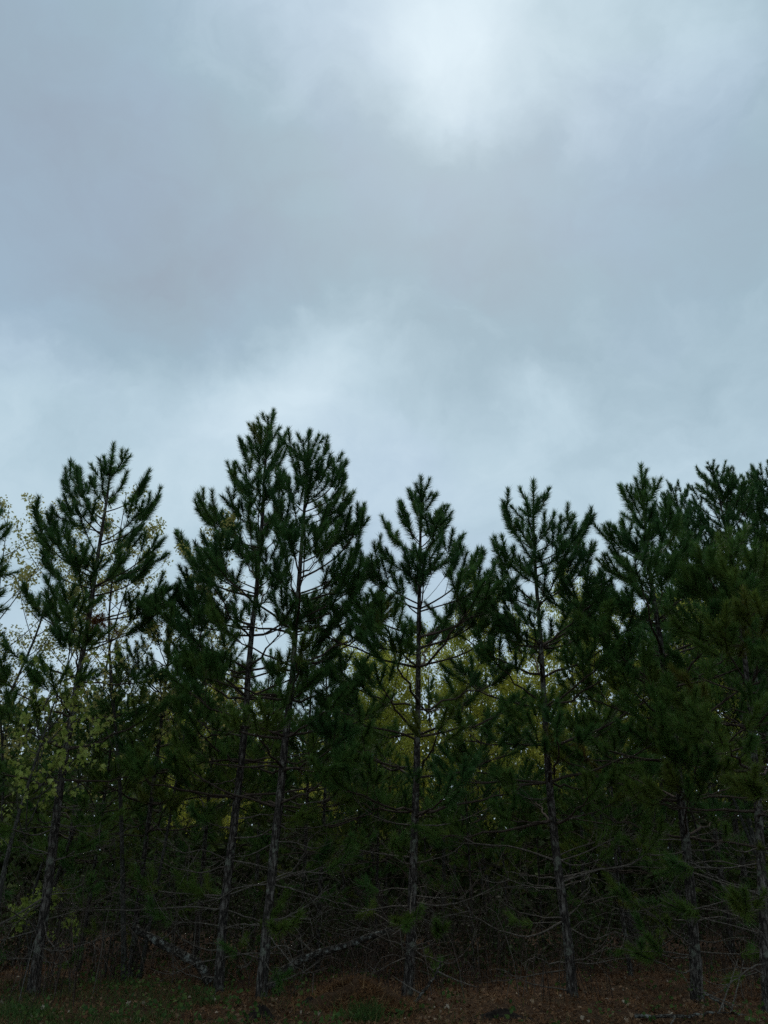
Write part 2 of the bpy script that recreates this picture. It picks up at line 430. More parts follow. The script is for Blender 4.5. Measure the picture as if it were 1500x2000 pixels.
def trunk_mesh(rng, pts, r_base, r_top, off, mat='bark', sides=14):
    pts = np.asarray(pts, float)
    z = pts[:, 2]
    n = max(12, int((z[-1] - z[0]) / 0.09))
    zz = np.linspace(z[0] - 0.06, z[-1], n)
    P = np.stack([np.interp(zz, z, pts[:, 0]), np.interp(zz, z, pts[:, 1]), zz], 1)
    for k in (0, 1):                                            # smooth the bends, add a little sway
        P[2:-2, k] = (P[:-4, k] + P[1:-3, k] + P[2:-2, k] + P[3:-1, k] + P[4:, k]) / 5
    u = (zz - zz[0]) / (zz[-1] - zz[0])
    rad = r_top + (r_base - r_top) * (1 - u) ** 0.8 + 0.30 * r_base * np.exp(-(zz - zz[0]) / 0.16)
    lump = rng.normal(0, 1, (n, sides)); lump = (lump + np.roll(lump, 1, 0) + np.roll(lump, -1, 0)) / 2
    W = Wood(); W.tube(P, rad[:, None] * (1 + 0.05 * lump), sides)
    me = W.mesh('trunk', mat, off)
    return me, P

def pine(label, group, trunk, r_base, seed, tips=(), live_base=3.2, dead=(), top_auth=None, profile=(0.52, 0.12, 2.0),
         dens=760, width=0.0092, tone0=0.18, dead_whorl=3, name='pine_tree', internode=0.58, low_tufts=0.5, fill=1.0, nscale=1.0, bare=True):
    """trunk: world points bottom to top; tips: (attach z, tip xyz) of the branches drawn in the photograph"""
    rng = np.random.default_rng(seed)
    trunk = np.asarray(trunk, float); base = trunk[0].copy(); base[2] = 0
    root = thing(name, base, label, 'pine tree', group)
    tme, TP = trunk_mesh(rng, trunk, r_base, 0.011, base)
    link('trunk', tme, root)
    ztop = trunk[-1][2]
    def tr(z): return np.array([np.interp(z, TP[:, 2], TP[:, 0]), np.interp(z, TP[:, 2], TP[:, 1]), z])
    def trad(z): return r_base * (1 - z / ztop) ** 0.9 + 0.008
    ND = Needles(rng, dens, width, nscale)
    # leader
    lead = np.array([tr(z) for z in np.linspace(ztop - 1.15, ztop, 9)])
    ND.along(lead, 1.05, tone0)
    parts = []
    def emit(W, nm, mat):
        parts.append(link(nm, W.mesh(nm, mat, base), root))
    for az_, T in tips:
        A = tr(min(az_, ztop - 0.15)); T = np.asarray(T, float)
        h = T - A; hh = np.array([h[0], h[1], 0]); L = np.linalg.norm(h)
        up = max(h[2], 0.0)
        b = A + hh * 0.42 + UP * (up * 0.16)
        c = T - hh * 0.13 - UP * (0.42 * up + 0.10 * L) + rng.normal(0, 0.03, 3)
        path = bezier(A, b, c, T, 11)
        W = Wood(); live_branch(W, ND, rng, path, float(np.clip(tone0 + rng.normal(0, 0.07), 0, 0.7)))
        emit(W, 'branch', 'limb')
    # whorls
    z = ztop - internode * 1.25
    az0 = rng.random() * 6.28
    a_, b_, c_ = profile
    while z > 0.35:
        d = ztop - z
        auth = top_auth is not None and z > top_auth
        if z > live_base:
            n = rng.integers(4, 6) if not auth else rng.integers(1, 4)
            n = max(2, int(round(n * fill)))
            for i in range(n):
                az = az0 + i * 2 * math.pi / n + rng.normal(0, 0.25)
                L = min(a_ * d + b_, c_) * rng.uniform(0.78, 1.12)
                if auth:                                        # fill towards and away from the camera only
                    az = (math.pi / 2 if i % 2 else -math.pi / 2) + rng.normal(0, 0.42); L *= 0.85
                frac = (z - live_base) / max(ztop - live_base, 0.1)
                el = math.radians(4 + 44 * frac ** 1.3 + rng.normal(0, 6))
                A = tr(z + rng.normal(0, 0.03))
                hd = np.array([math.cos(az), math.sin(az), 0.0])
                T = A + hd * L * math.cos(el) + UP * (L * math.sin(el) + 0.16 * L)
                b = A + hd * L * 0.4 + UP * L * math.sin(el) * 0.3
                c = T - hd * L * 0.2 - UP * 0.17 * L
                path = bezier(A, b, c, T, 10) + np.concatenate([[np.zeros(3)], rng.normal(0, 0.012 * L, (9, 3))])
                live = float(np.clip(0.35 + 1.2 * frac, 0, 1))
                tn = float(np.clip(tone0 + rng.normal(0, 0.10) + 0.30 * (1 - live), 0, 0.86))
                W = Wood(); live_branch(W, ND, rng, path, tn, live)
                emit(W, 'branch', 'limb')
        elif bare:
            n = dead_whorl + rng.integers(-1, 2)
            for i in range(max(1, n)):
                az = az0 + i * 2 * math.pi / max(n, 1) + rng.normal(0, 0.35)
                L = rng.uniform(0.7, 2.0) * (0.7 if z < 1.0 else 1.0)
                hd = np.array([math.cos(az), math.sin(az), 0.0])
                A = tr(z + rng.normal(0, 0.05))
                el = rng.normal(0.08, 0.22)
                T = A + hd * L + UP * L * el
                T[2] = max(T[2], 0.12)
                path = smooth_path([A, A + hd * L * 0.35 + UP * L * (el * 0.35 - 0.05 * rng.random()), A + hd * L * 0.7 + UP * L * (el * 0.6 - 0.08 * rng.random()) + rng.normal(0, 0.05 * L, 3), T], 9)
                path[:, 2] = np.maximum(path[:, 2], 0.06)
                W = Wood(); dead_branch(W, rng, path, 0.006 + 0.005 * L, 3 + rng.integers(0, 4))
                if rng.random() < low_tufts * (1.6 if z > 2 else 1.0):
                    live_branch(W, ND, rng, path[4:], float(rng.uniform(0.25, 0.65)), 0.75)
                emit(W, 'dead_branch', 'dead')
        z -= internode * rng.uniform(0.85, 1.15) * (0.8 if z < live_base else 1.0)
        az0 += 1.9 + rng.random()
    for pl, r0, slope, tuft in dead:
        D = trunk[0][1]
        pts = [at(px, py, D + slope * i) for i, (px, py) in enumerate(pl)]
        pts[0] = tr(pts[0][2]) if abs(pts[0][0] - tr(pts[0][2])[0]) < 0.35 else pts[0]
        W = Wood(); p = smooth_path(pts, 14); p[1:] += rng.normal(0, 0.008, (13, 3)); p[:, 2] = np.maximum(p[:, 2], 0.03)
        dead_branch(W, rng, p, r0, 4)
        if tuft: live_branch(W, ND, rng, p[8:], 0.45, 0.6)
        emit(W, 'dead_branch', 'dead')
    link('crown', ND.mesh('crown', base), root)
    return root

def px_trunk(pts):
    """photo points bottom to top; the first stands on the ground and gives the distance"""
    g = ground_at(*pts[0]); Y = g[1]
    return [g] + [at(x, y, Y) for x, y in pts[1:]], Y

def px_tips(lst, Y, rng_seed, tr_top, depth=0.5):
    rng = np.random.default_rng(rng_seed)
    out = []
    for ay, tx, ty in lst:
        A = at(tr_top, ay, Y)
        T0 = at(tx, ty, Y)
        dy = rng.uniform(-depth, depth) * (abs(T0[0] - A[0]) + 0.25)
        out.append((A[2], at(tx, ty, Y + dy)))
    return out

# ------------------------------------------------------------------ ground
def ground_z(x, y):
    return (0.035 * np.sin(x * 1.7 + 0.6 * y) * np.cos(y * 1.3 - 0.4 * x) + 0.02 * np.sin(x * 4.1 + 1.3) * np.sin(y * 3.7 + 0.5)) * np.exp(-((y - 14) / 16) ** 2) - 0.01

def build_ground():
    xs = np.unique(np.concatenate([np.linspace(-900, -40, 14), np.linspace(-40, -12, 15), np.linspace(-12, 12, 121), np.linspace(12, 40, 15), np.linspace(40, 900, 14)]))
    ys = np.unique(np.concatenate([np.linspace(-300, 0, 12), np.linspace(0, 9, 12), np.linspace(9, 26, 110), np.linspace(26, 60, 18), np.linspace(60, 1500, 16)]))
    X, Y = np.meshgrid(xs, ys)
    Z = ground_z(X, Y)
    V = np.stack([X, Y, Z], -1).reshape(-1, 3)
    nx, ny = len(xs), len(ys)
    i = np.arange(ny - 1)[:, None] * nx; j = np.arange(nx - 1)[None, :]
    F = np.stack([i + j, i + j + 1, i + nx + j + 1, i + nx + j], -1).reshape(-1, 4)
    o = link('ground', mesh_np('ground', V, [F], 'soil', smooth=True))
    o['kind'] = 'structure'; o['label'] = 'dark brown forest floor of soil and pine straw'
    return o
GROUND = build_ground()

# ------------------------------------------------------------------ front row of pines
PG = 'young pines along the edge of the wood'
def front_pine(label, tpx, r, seed, tips, live_base, dead=(), auth_y=1230, **kw):
    tr_, Y = px_trunk(tpx)
    cx = tpx[-1][0]
    tp = px_tips(tips, Y, seed + 100, cx)
    return pine(label, PG, tr_, r, seed, tp, live_base, dead, at(cx, auth_y, Y)[2], **kw)

CANDELABRA = front_pine('pine with an open candelabra top at the left, a rusty dead clump on its trunk',
    [(64, 1938), (77, 1847), (90, 1763), (118, 1530), (150, 1340), (174, 1207), (192, 1080), (208, 980), (222, 868)], 0.080, 11,
    [(930, 203, 893), (935, 247, 883), (985, 182, 935), (975, 243, 938), (1015, 157, 917), (1045, 128, 915), (1000, 283, 943), (1065, 310, 970), (1060, 280, 980),
     (1040, 105, 1000), (1130, 72, 1003), (1120, 112, 1020), (1145, 307, 1047), (1150, 243, 1082), (1150, 83, 1093), (1165, 300, 1085), (1215, 322, 1140),
     (1215, 352, 1158), (1235, 62, 1165), (1240, 100, 1180), (1260, 300, 1200)],
    2.6, [([(108, 1600), (90, 1608), (75, 1600), (70, 1580)], 0.011, -0.22, 1), ([(108, 1605), (140, 1615), (180, 1612), (215, 1595)], 0.011, -0.22, 1), ([(112, 1570), (135, 1580), (160, 1580), (165, 1560)], 0.011, -0.22, 1), ([(90, 1763), (60, 1775), (20, 1820), (5, 1850)], 0.012, -0.1, 0), ([(77, 1850), (110, 1858), (160, 1845), (215, 1820)], 0.011, -0.15, 0),
          ([(110, 1580), (150, 1575), (190, 1570), (240, 1560)], 0.012, -0.1, 0), ([(86, 1790), (92, 1830), (118, 1860), (133, 1880)], 0.010, -0.2, 0)], profile=(0.45, 0.12, 1.6), fill=0.85)
def dead_clump(root, c, n, seed):
    rng = np.random.default_rng(seed); ND = Needles(rng, 420, 0.0066, 1.0); base = np.array(root.location)
    for i in range(n):
        p = c + rng.normal(0, 0.09, 3)
        ND.along(sag_shoot(p, unit(np.array([rng.normal(0.3, 0.5), rng.normal(-0.2, 0.4), -0.6])), rng.uniform(0.2, 0.4), -0.3), 0.4, 1.0, bud=False)
    o = link('dead_needles', ND.mesh('dead_needles', base), root); o['label'] = 'rusty brown clump of dead needles'
dead_clump(CANDELABRA, at(192, 1205, CANDELABRA.location[1] - 0.2), 9, 5)
TALLEST = front_pine('tallest pine, its spire above all the others, bare grey trunk below',
    [(428, 1932), (432, 1840), (437, 1780), (453, 1647), (470, 1500), (481, 1400), (484, 1323), (492, 1230), (500, 1168), (507, 1075), (514, 997), (516, 920), (534, 802)], 0.078, 12,
    [(865, 546, 836), (870, 518, 838), (900, 509, 850), (905, 497, 842), (915, 487, 858), (935, 472, 867), (900, 552, 862), (925, 532, 897), (985, 458, 926), (1000, 470, 950),
     (1080, 388, 969), (1075, 399, 984), (1070, 433, 999), (1080, 414, 1011), (1165, 366, 1059), (1160, 390, 1081), (1150, 414, 1083), (1220, 365, 1124), (1225, 352, 1160), (1230, 400, 1190), (990, 545, 930), (1080, 560, 1010), (1030, 552, 965), (1150, 556, 1070), (1190, 545, 1130)],
    2.6, [([(474, 1500), (440, 1495), (415, 1480), (410, 1455)], 0.011, -0.22, 1), ([(474, 1500), (505, 1495), (530, 1485), (540, 1460)], 0.011, -0.22, 1), ([(470, 1520), (430, 1530), (400, 1525), (385, 1500)], 0.011, -0.22, 1), ([(450, 1690), (400, 1703), (350, 1697), (285, 1675)], 0.016, -0.1, 0), ([(437, 1775), (350, 1772), (200, 1778), (105, 1772)], 0.016, -0.15, 0),
          ([(437, 1775), (480, 1790), (520, 1800), (610, 1790)], 0.013, -0.1, 0), ([(470, 1600), (530, 1590), (590, 1594), (650, 1560)], 0.014, -0.1, 0),
          ([(432, 1858), (385, 1850), (345, 1820), (330, 1790)], 0.012, -0.15, 0), ([(430, 1908), (390, 1910), (350, 1895), (335, 1880)], 0.012, -0.1, 0),
          ([(478, 1440), (430, 1425), (390, 1410), (360, 1390)], 0.018, -0.1, 0)])
front_pine('pine close beside the tallest one, its bushy crown leaning right over a fallen log',
    [(510, 1946), (518, 1850), (527, 1747), (537, 1647), (552, 1500), (562, 1400), (573, 1307), (576, 1245), (582, 1168), (588, 1075), (597, 966), (604, 844)], 0.078, 13,
    [(905, 557, 862), (900, 574, 869), (890, 622, 850), (910, 641, 871), (940, 647, 898), (985, 667, 904), (1000, 673, 932), (1030, 681, 966), (1040, 672, 991),
     (1130, 712, 991), (1100, 681, 1006), (1160, 702, 1068), (1165, 690, 1095), (1210, 716, 1100), (1220, 700, 1150), (1000, 560, 930), (1090, 640, 1000), (1240, 668, 1200), (980, 640, 940), (1080, 548, 1000), (1160, 540, 1095), (1220, 535, 1160)],
    2.5, [([(552, 1500), (590, 1500), (630, 1490), (650, 1465)], 0.011, -0.22, 1), ([(545, 1560), (590, 1570), (640, 1560), (670, 1535)], 0.011, -0.22, 1), ([(530, 1715), (570, 1700), (592, 1670), (606, 1630)], 0.014, -0.1, 0), ([(530, 1722), (600, 1703), (660, 1690), (720, 1685)], 0.013, 0.1, 0),
          ([(530, 1726), (580, 1740), (650, 1760), (745, 1782)], 0.013, -0.1, 0), ([(520, 1798), (560, 1790), (610, 1760), (660, 1725)], 0.013, -0.15, 0),
          ([(516, 1822), (545, 1850), (570, 1880), (600, 1905)], 0.011, -0.2, 0), ([(512, 1925), (570, 1908), (620, 1880), (650, 1850)], 0.013, -0.2, 0),
          ([(525, 1800), (570, 1790), (610, 1795), (640, 1770)], 0.010, -0.2, 0), ([(540, 1610), (580, 1620), (640, 1610), (700, 1590)], 0.012, -0.1, 0)])
front_pine('slim straight pine in the middle with a narrow pointed top and visible trunk',
    [(795, 1942), (803, 1840), (806, 1720), (812, 1560), (816, 1400), (817, 1297), (818, 1213), (820, 1113), (822, 1000), (822, 933)], 0.074, 14,
    [(1005, 803, 965), (1005, 847, 968), (1060, 780, 983), (1065, 797, 1007), (1080, 757, 1027), (1070, 860, 1000), (1075, 867, 1022), (1125, 743, 1070), (1115, 887, 1060),
     (1120, 905, 1070), (1190, 933, 1073), (1195, 938, 1135), (1190, 705, 1090), (1180, 720, 1092), (1270, 712, 1190), (1265, 958, 1155), (1270, 880, 1180), (1280, 698, 1240), (1200, 770, 1120)],
    2.3, [([(806, 1700), (795, 1690), (785, 1675), (778, 1655)], 0.011, -0.22, 1), ([(812, 1500), (780, 1495), (750, 1480), (735, 1455)], 0.011, -0.22, 1), ([(803, 1850), (830, 1852), (850, 1835), (855, 1810)], 0.011, -0.22, 1), ([(803, 1768), (750, 1772), (700, 1780), (640, 1770)], 0.013, -0.1, 0), ([(803, 1762), (870, 1768), (930, 1750), (985, 1720)], 0.014, -0.1, 0),
          ([(806, 1765), (809, 1800), (812, 1830), (808, 1855)], 0.011, -0.12, 0), ([(800, 1850), (840, 1870), (880, 1880), (905, 1860)], 0.012, -0.2, 0),
          ([(803, 1690), (780, 1680), (765, 1660), (772, 1640)], 0.012, -0.25, 1), ([(800, 1850), (840, 1840), (855, 1825), (850, 1800)], 0.010, -0.25, 1),
          ([(800, 1855), (770, 1840), (720, 1820), (660, 1800)], 0.012, -0.15, 0), ([(812, 1612), (760, 1605), (710, 1580), (690, 1540)], 0.014, -0.1, 0), ([(812, 1612), (870, 1610), (930, 1590), (985, 1560)], 0.014, -0.1, 0)])
front_pine('pine with a single clear spike top, its trunk bowed left near the ground',
    [(1118, 1945), (1112, 1860), (1103, 1790), (1093, 1720), (1083, 1640), (1070, 1500), (1062, 1357), (1057, 1270), (1052, 1200), (1046, 1120), (1042, 1040), (1042, 940)], 0.074, 15,
    [(1005, 1028, 973), (1005, 1068, 970), (1075, 985, 995), (1065, 1010, 1015), (1065, 1083, 1003), (1080, 1112, 1010), (1110, 1147, 1013), (1100, 1120, 1030), (1125, 1133, 1078), (1180, 967, 1050),
     (1190, 957, 1120), (1140, 997, 1103), (1130, 1008, 1095), (1180, 1155, 1062), (1170, 1125, 1112), (1260, 960, 1190), (1260, 1165, 1130), (1265, 1140, 1180), (1270, 990, 1200)],
    2.3, [([(1088, 1680), (1130, 1690), (1170, 1680), (1195, 1655)], 0.011, -0.22, 1), ([(1080, 1600), (1110, 1600), (1140, 1590), (1150, 1565)], 0.011, -0.22, 1), ([(1075, 1560), (1040, 1560), (1000, 1545), (985, 1520)], 0.011, -0.22, 1), ([(1103, 1797), (1045, 1827), (985, 1820), (930, 1790), (905, 1760)], 0.016, -0.12, 0), ([(1103, 1795), (1125, 1775), (1135, 1765), (1140, 1750)], 0.014, -0.1, 0),
          ([(1092, 1715), (1160, 1700), (1240, 1692), (1300, 1700)], 0.016, -0.12, 0), ([(1092, 1715), (1050, 1712), (1010, 1707), (985, 1702)], 0.014, -0.1, 0),
          ([(1098, 1795), (1060, 1790), (1010, 1780), (1000, 1770)], 0.012, -0.2, 0), ([(1115, 1880), (1070, 1880), (1040, 1870), (1020, 1882)], 0.012, -0.2, 0),
          ([(1115, 1878), (1140, 1872), (1165, 1862), (1200, 1850)], 0.011, -0.2, 0), ([(1118, 1935), (1060, 1925), (1010, 1910), (980, 1890)], 0.011, -0.15, 0),
          ([(1095, 1720), (1140, 1705), (1150, 1730), (1130, 1750)], 0.010, -0.25, 0)])
front_pine('broad dense pine with a tall spike, darker and fuller than its neighbours at the right',
    [(1362, 1950), (1356, 1850), (1345, 1700), (1330, 1560), (1312, 1400), (1300, 1330), (1285, 1220), (1268, 1113), (1263, 1063), (1258, 997), (1252, 910)], 0.082, 16,
    [(985, 1242, 935), (985, 1277, 938), (1030, 1213, 950), (1020, 1232, 952), (1060, 1300, 985), (1100, 1180, 1028), (1095, 1200, 1029), (1085, 1213, 1022), (1060, 1283, 1010), (1140, 1177, 1095),
     (1100, 1325, 1007), (1130, 1350, 1067), (1150, 1200, 1080), (1150, 1320, 1060), (1220, 1185, 1150), (1220, 1340, 1110), (1200, 1230, 1110), (1210, 1375, 1120)],
    2.0, [([(1355, 1870), (1325, 1872), (1295, 1865), (1275, 1845)], 0.011, -0.22, 1), ([(1342, 1660), (1380, 1660), (1410, 1645), (1420, 1615)], 0.011, -0.22, 1), ([(1340, 1640), (1370, 1630), (1400, 1620), (1390, 1590)], 0.011, -0.22, 1), ([(1340, 1660), (1290, 1670), (1250, 1660), (1220, 1640)], 0.011, -0.22, 1), ([(1350, 1800), (1400, 1790), (1440, 1800), (1490, 1830)], 0.014, -0.1, 0), ([(1352, 1848), (1320, 1825), (1270, 1785), (1205, 1742)], 0.014, -0.2, 1),
          ([(1350, 1800), (1320, 1797), (1300, 1785), (1285, 1770)], 0.012, -0.15, 0), ([(1340, 1640), (1290, 1640), (1250, 1630), (1230, 1640)], 0.012, -0.15, 0),
          ([(1356, 1870), (1310, 1860), (1280, 1850), (1265, 1830)], 0.012, -0.25, 1), ([(1356, 1890), (1330, 1900), (1290, 1880), (1240, 1860)], 0.012, -0.25, 1)], fill=1.1, tone0=0.22)
front_pine('pine at the right edge with a low olive green top, trunk cut by the frame',
    [(1500, 1975), (1492, 1800), (1482, 1600), (1468, 1400), (1450, 1250), (1435, 1130), (1424, 1036)], 0.070, 17,
    [(1095, 1402, 1048), (1095, 1443, 1048), (1150, 1385, 1090), (1150, 1470, 1085), (1200, 1352, 1064), (1220, 1370, 1150), (1220, 1490, 1130), (1250, 1400, 1170)],
    1.9, [([(1492, 1750), (1440, 1730), (1390, 1712), (1380, 1705)], 0.013, -0.1, 0), ([(1484, 1655), (1450, 1662), (1420, 1655), (1400, 1640)], 0.012, -0.1, 0),
          ([(1497, 1880), (1460, 1895), (1430, 1920), (1400, 1930)], 0.012, -0.1, 0)], auth_y=1150, tone0=0.42, nscale=1.1)
front_pine('pine mostly cut off by the left edge of the picture',
    [(-235, 1945), (-195, 1700), (-155, 1400), (-125, 1150), (-112, 1060), (-100, 925)], 0.08, 18,
    [(1060, -2, 1004), (1090, 12, 1040), (1160, 8, 1110)], 2.4, [], auth_y=1150, profile=(0.42, 0.12, 1.25))

# ------------------------------------------------------------------ inner rows: four model pines, then copies
def std_pine(seed, H, r, live, **kw):
    rng = np.random.default_rng(seed + 900)
    bend = rng.normal(0, 0.06, 2)
    zs = np.linspace(0, H, 8)
    pts = [np.array([bend[0] * math.sin(z), bend[1] * math.cos(z * 0.8) - bend[1], z]) for z in zs]
    return pine('x', 'x', pts, r, seed, (), live, **{**dict(dens=400, width=0.0115), **kw})
MODEL = [std_pine(31, 8.0, 0.062, 2.3, tone0=0.30), std_pine(32, 8.0, 0.056, 2.6, tone0=0.34, fill=0.85), std_pine(33, 8.0, 0.06, 2.0, tone0=0.26)]
FARM = std_pine(34, 12.0, 0.10, 3.5, tone0=0.10, profile=(0.42, 0.28, 2.3), internode=0.5, bare=False, nscale=1.0, fill=1.15, dens=430, width=0.014)
used = set()
def inner_pine(model, px, Y, top, label, group, rz, model_h=8.0, sx=1.0):
    x = at(px, top if (model is None or Y < 17.6) else 1704, Y)[0]
    d = ray(px, top); h = EYE + d[2] * Y / d[1]
    src = MODEL[model] if model is not None else FARM
    if src.name not in used:
        used.add(src.name); o = src
    else:
        o = copy_tree(src)
    s = h / model_h
    o.location = (x, Y, 0); o.rotation_euler = (0, 0, rz); o.scale = (s * sx, s * sx, s)
    tag(o, label, 'pine tree', group)
    return o
IG = 'pines of the inner rows'
for a in [
    (0, 345, 15.4, 1150, 'pine of the second row filling the gap left of the tallest pine', IG, 0.3),
    (1, 398, 18.0, 1210, 'thin dark pine trunk deep in the wood, left of the tallest pine', IG, 1.7),
    (2, 640, 15.8, 1250, 'second row pine behind the pine that leans over the log', IG, 2.2),
    (1, 592, 18.6, 1230, 'dark thick trunk standing behind the leaning dead log', IG, 4.1),
    (0, 735, 17.4, 1420, 'second row pine in the gap left of the slim middle pine', IG, 5.0),
    (2, 905, 16.6, 1450, 'second row pine in the gap right of the slim middle pine', IG, 0.9),
    (1, 985, 19.5, 1470, 'slender pine deep in the wood left of the bowed trunk', IG, 3.0),
    (2, 1165, 15.6, 1330, 'second row pine right behind the pine with the bowed trunk', IG, 3.6),
    (0, 1215, 18.8, 1390, 'dark pine trunk deep in the wood beside the leaf covered bank', IG, 2.6),
    (1, 1440, 15.8, 1130, 'second row pine near the right edge of the picture', IG, 1.2),
    (0, 1405, 19.0, 1120, 'dark pine deep in the wood behind the right edge pine', IG, 4.4),
    (2, 240, 16.2, 1290, 'second row pine behind the candelabra topped pine', IG, 1.4),
    (1, 30, 16.8, 1340, 'second row pine near the left edge behind the maple', IG, 5.5),
    (0, 130, 19.4, 1340, 'pine deep in the wood at the left, only its dark stem showing', IG, 2.0),
    (2, 500, 20.5, 1270, 'pine deep in the wood seen between the twin trunks', IG, 0.1),
    (1, 830, 21.5, 1480, 'far inner pine right behind the slim middle pine', IG, 3.9),
    (0, 1320, 21.5, 1200, 'far inner pine behind the broad dense pine', IG, 0.7),
    (1, 300, 22.5, 1330, 'far inner pine left of the tallest pine, nearly hidden', IG, 3.3),
    (2, 680, 23.0, 1450, 'far inner pine between the straw heap and the leaning log', IG, 1.9),
    (0, 1050, 22.5, 1470, 'far inner pine just left of the bowed trunk', IG, 4.8),
    (1, 1500, 22.5, 1200, 'far inner pine at the right edge below the tall older pines', IG, 2.9)]:
    inner_pine(*a)
BG = 'tall older pines rising behind the right side'
for a in [
    (None, 1390, 20.5, 912, 'tall older pine behind the right side, the highest of its clump', BG, 0.2, 12.0, 0.95),
    (None, 1500, 21.0, 915, 'tall older pine at the right edge, half outside the picture', BG, 2.4, 12.0, 0.95),
    (None, 1318, 22.0, 955, 'older pine whose top peeps out right of the broad dense pine', BG, 4.0, 12.0, 0.8),
    (None, 1447, 22.5, 930, 'older pine top between the highest of the clump and the right edge', BG, 5.4, 12.0, 0.9)]:
    inner_pine(*a)

# ------------------------------------------------------------------ broadleaf trees
MAPLE_OUT = np.array([0.78, 1.0]) * np.array([(0, 0), (0.30, 0.10), (0.52, 0.05), (0.40, 0.30), (0.62, 0.55), (0.30, 0.55), (0.0, 1.05), (-0.30, 0.55), (-0.62, 0.55), (-0.40, 0.30), (-0.52, 0.05), (-0.30, 0.10)])
OVAL_OUT = np.array([(0, 0), (0.24, 0.40), (0.0, 1.0), (-0.24, 0.40)])
class Leaves:
    def __init__(self, rng, outline): self.rng, self.o, self.v, self.t = rng, outline, [], []
    def add(self, pos, dirs, size, tone):
        """pos (n,3), dirs (n,3) the leaf axes, size (n,), tone (n,)"""
        n = len(pos); rng = self.rng
        d = dirs / (np.linalg.norm(dirs, axis=1, keepdims=True) + 1e-9)
        w = np.cross(d, rng.normal(size=(n, 3))); w /= (np.linalg.norm(w, axis=1, keepdims=True) + 1e-9)
        nn = np.cross(w, d)
        o = self.o
        fold = 0.25 * np.abs(o[:, 0]) - 0.25 * (o[:, 1] ** 2)
        V = pos[:, None] + (w[:, None] * o[None, :, 0, None] + d[:, None] * o[None, :, 1, None] + nn[:, None] * fold[None, :, None]) * size[:, None, None]
        self.v.append(V.reshape(-1, 3)); self.t.append(np.repeat(tone, len(o)))
    def mesh(self, name, mat, off):
        V = np.concatenate(self.v); k = len(self.o)
        if k == 12:                                              # concave outline: split into convex pieces
            i = np.arange(len(V) // k)[:, None] * k
            tri = np.array([(0, 1, 11), (1, 2, 3), (11, 9, 10), (3, 4, 5), (9, 7, 8), (5, 6, 7)])
            quad = np.array([(1, 3, 9, 11), (3, 5, 7, 9)])
            F = [(i[:, :, None] + tri[None]).reshape(-1, 3), (i[:, :, None] + quad[None]).reshape(-1, 4)]
        else:
            i = np.arange(len(V) // k)[:, None] * k
            tri = np.array([(0, 1, 3), (1, 2, 3)])
            F = [(i[:, :, None] + tri[None]).reshape(-1, 3)]
        return mesh_np(name, V - np.asarray(off), F, mat, np.concatenate(self.t))

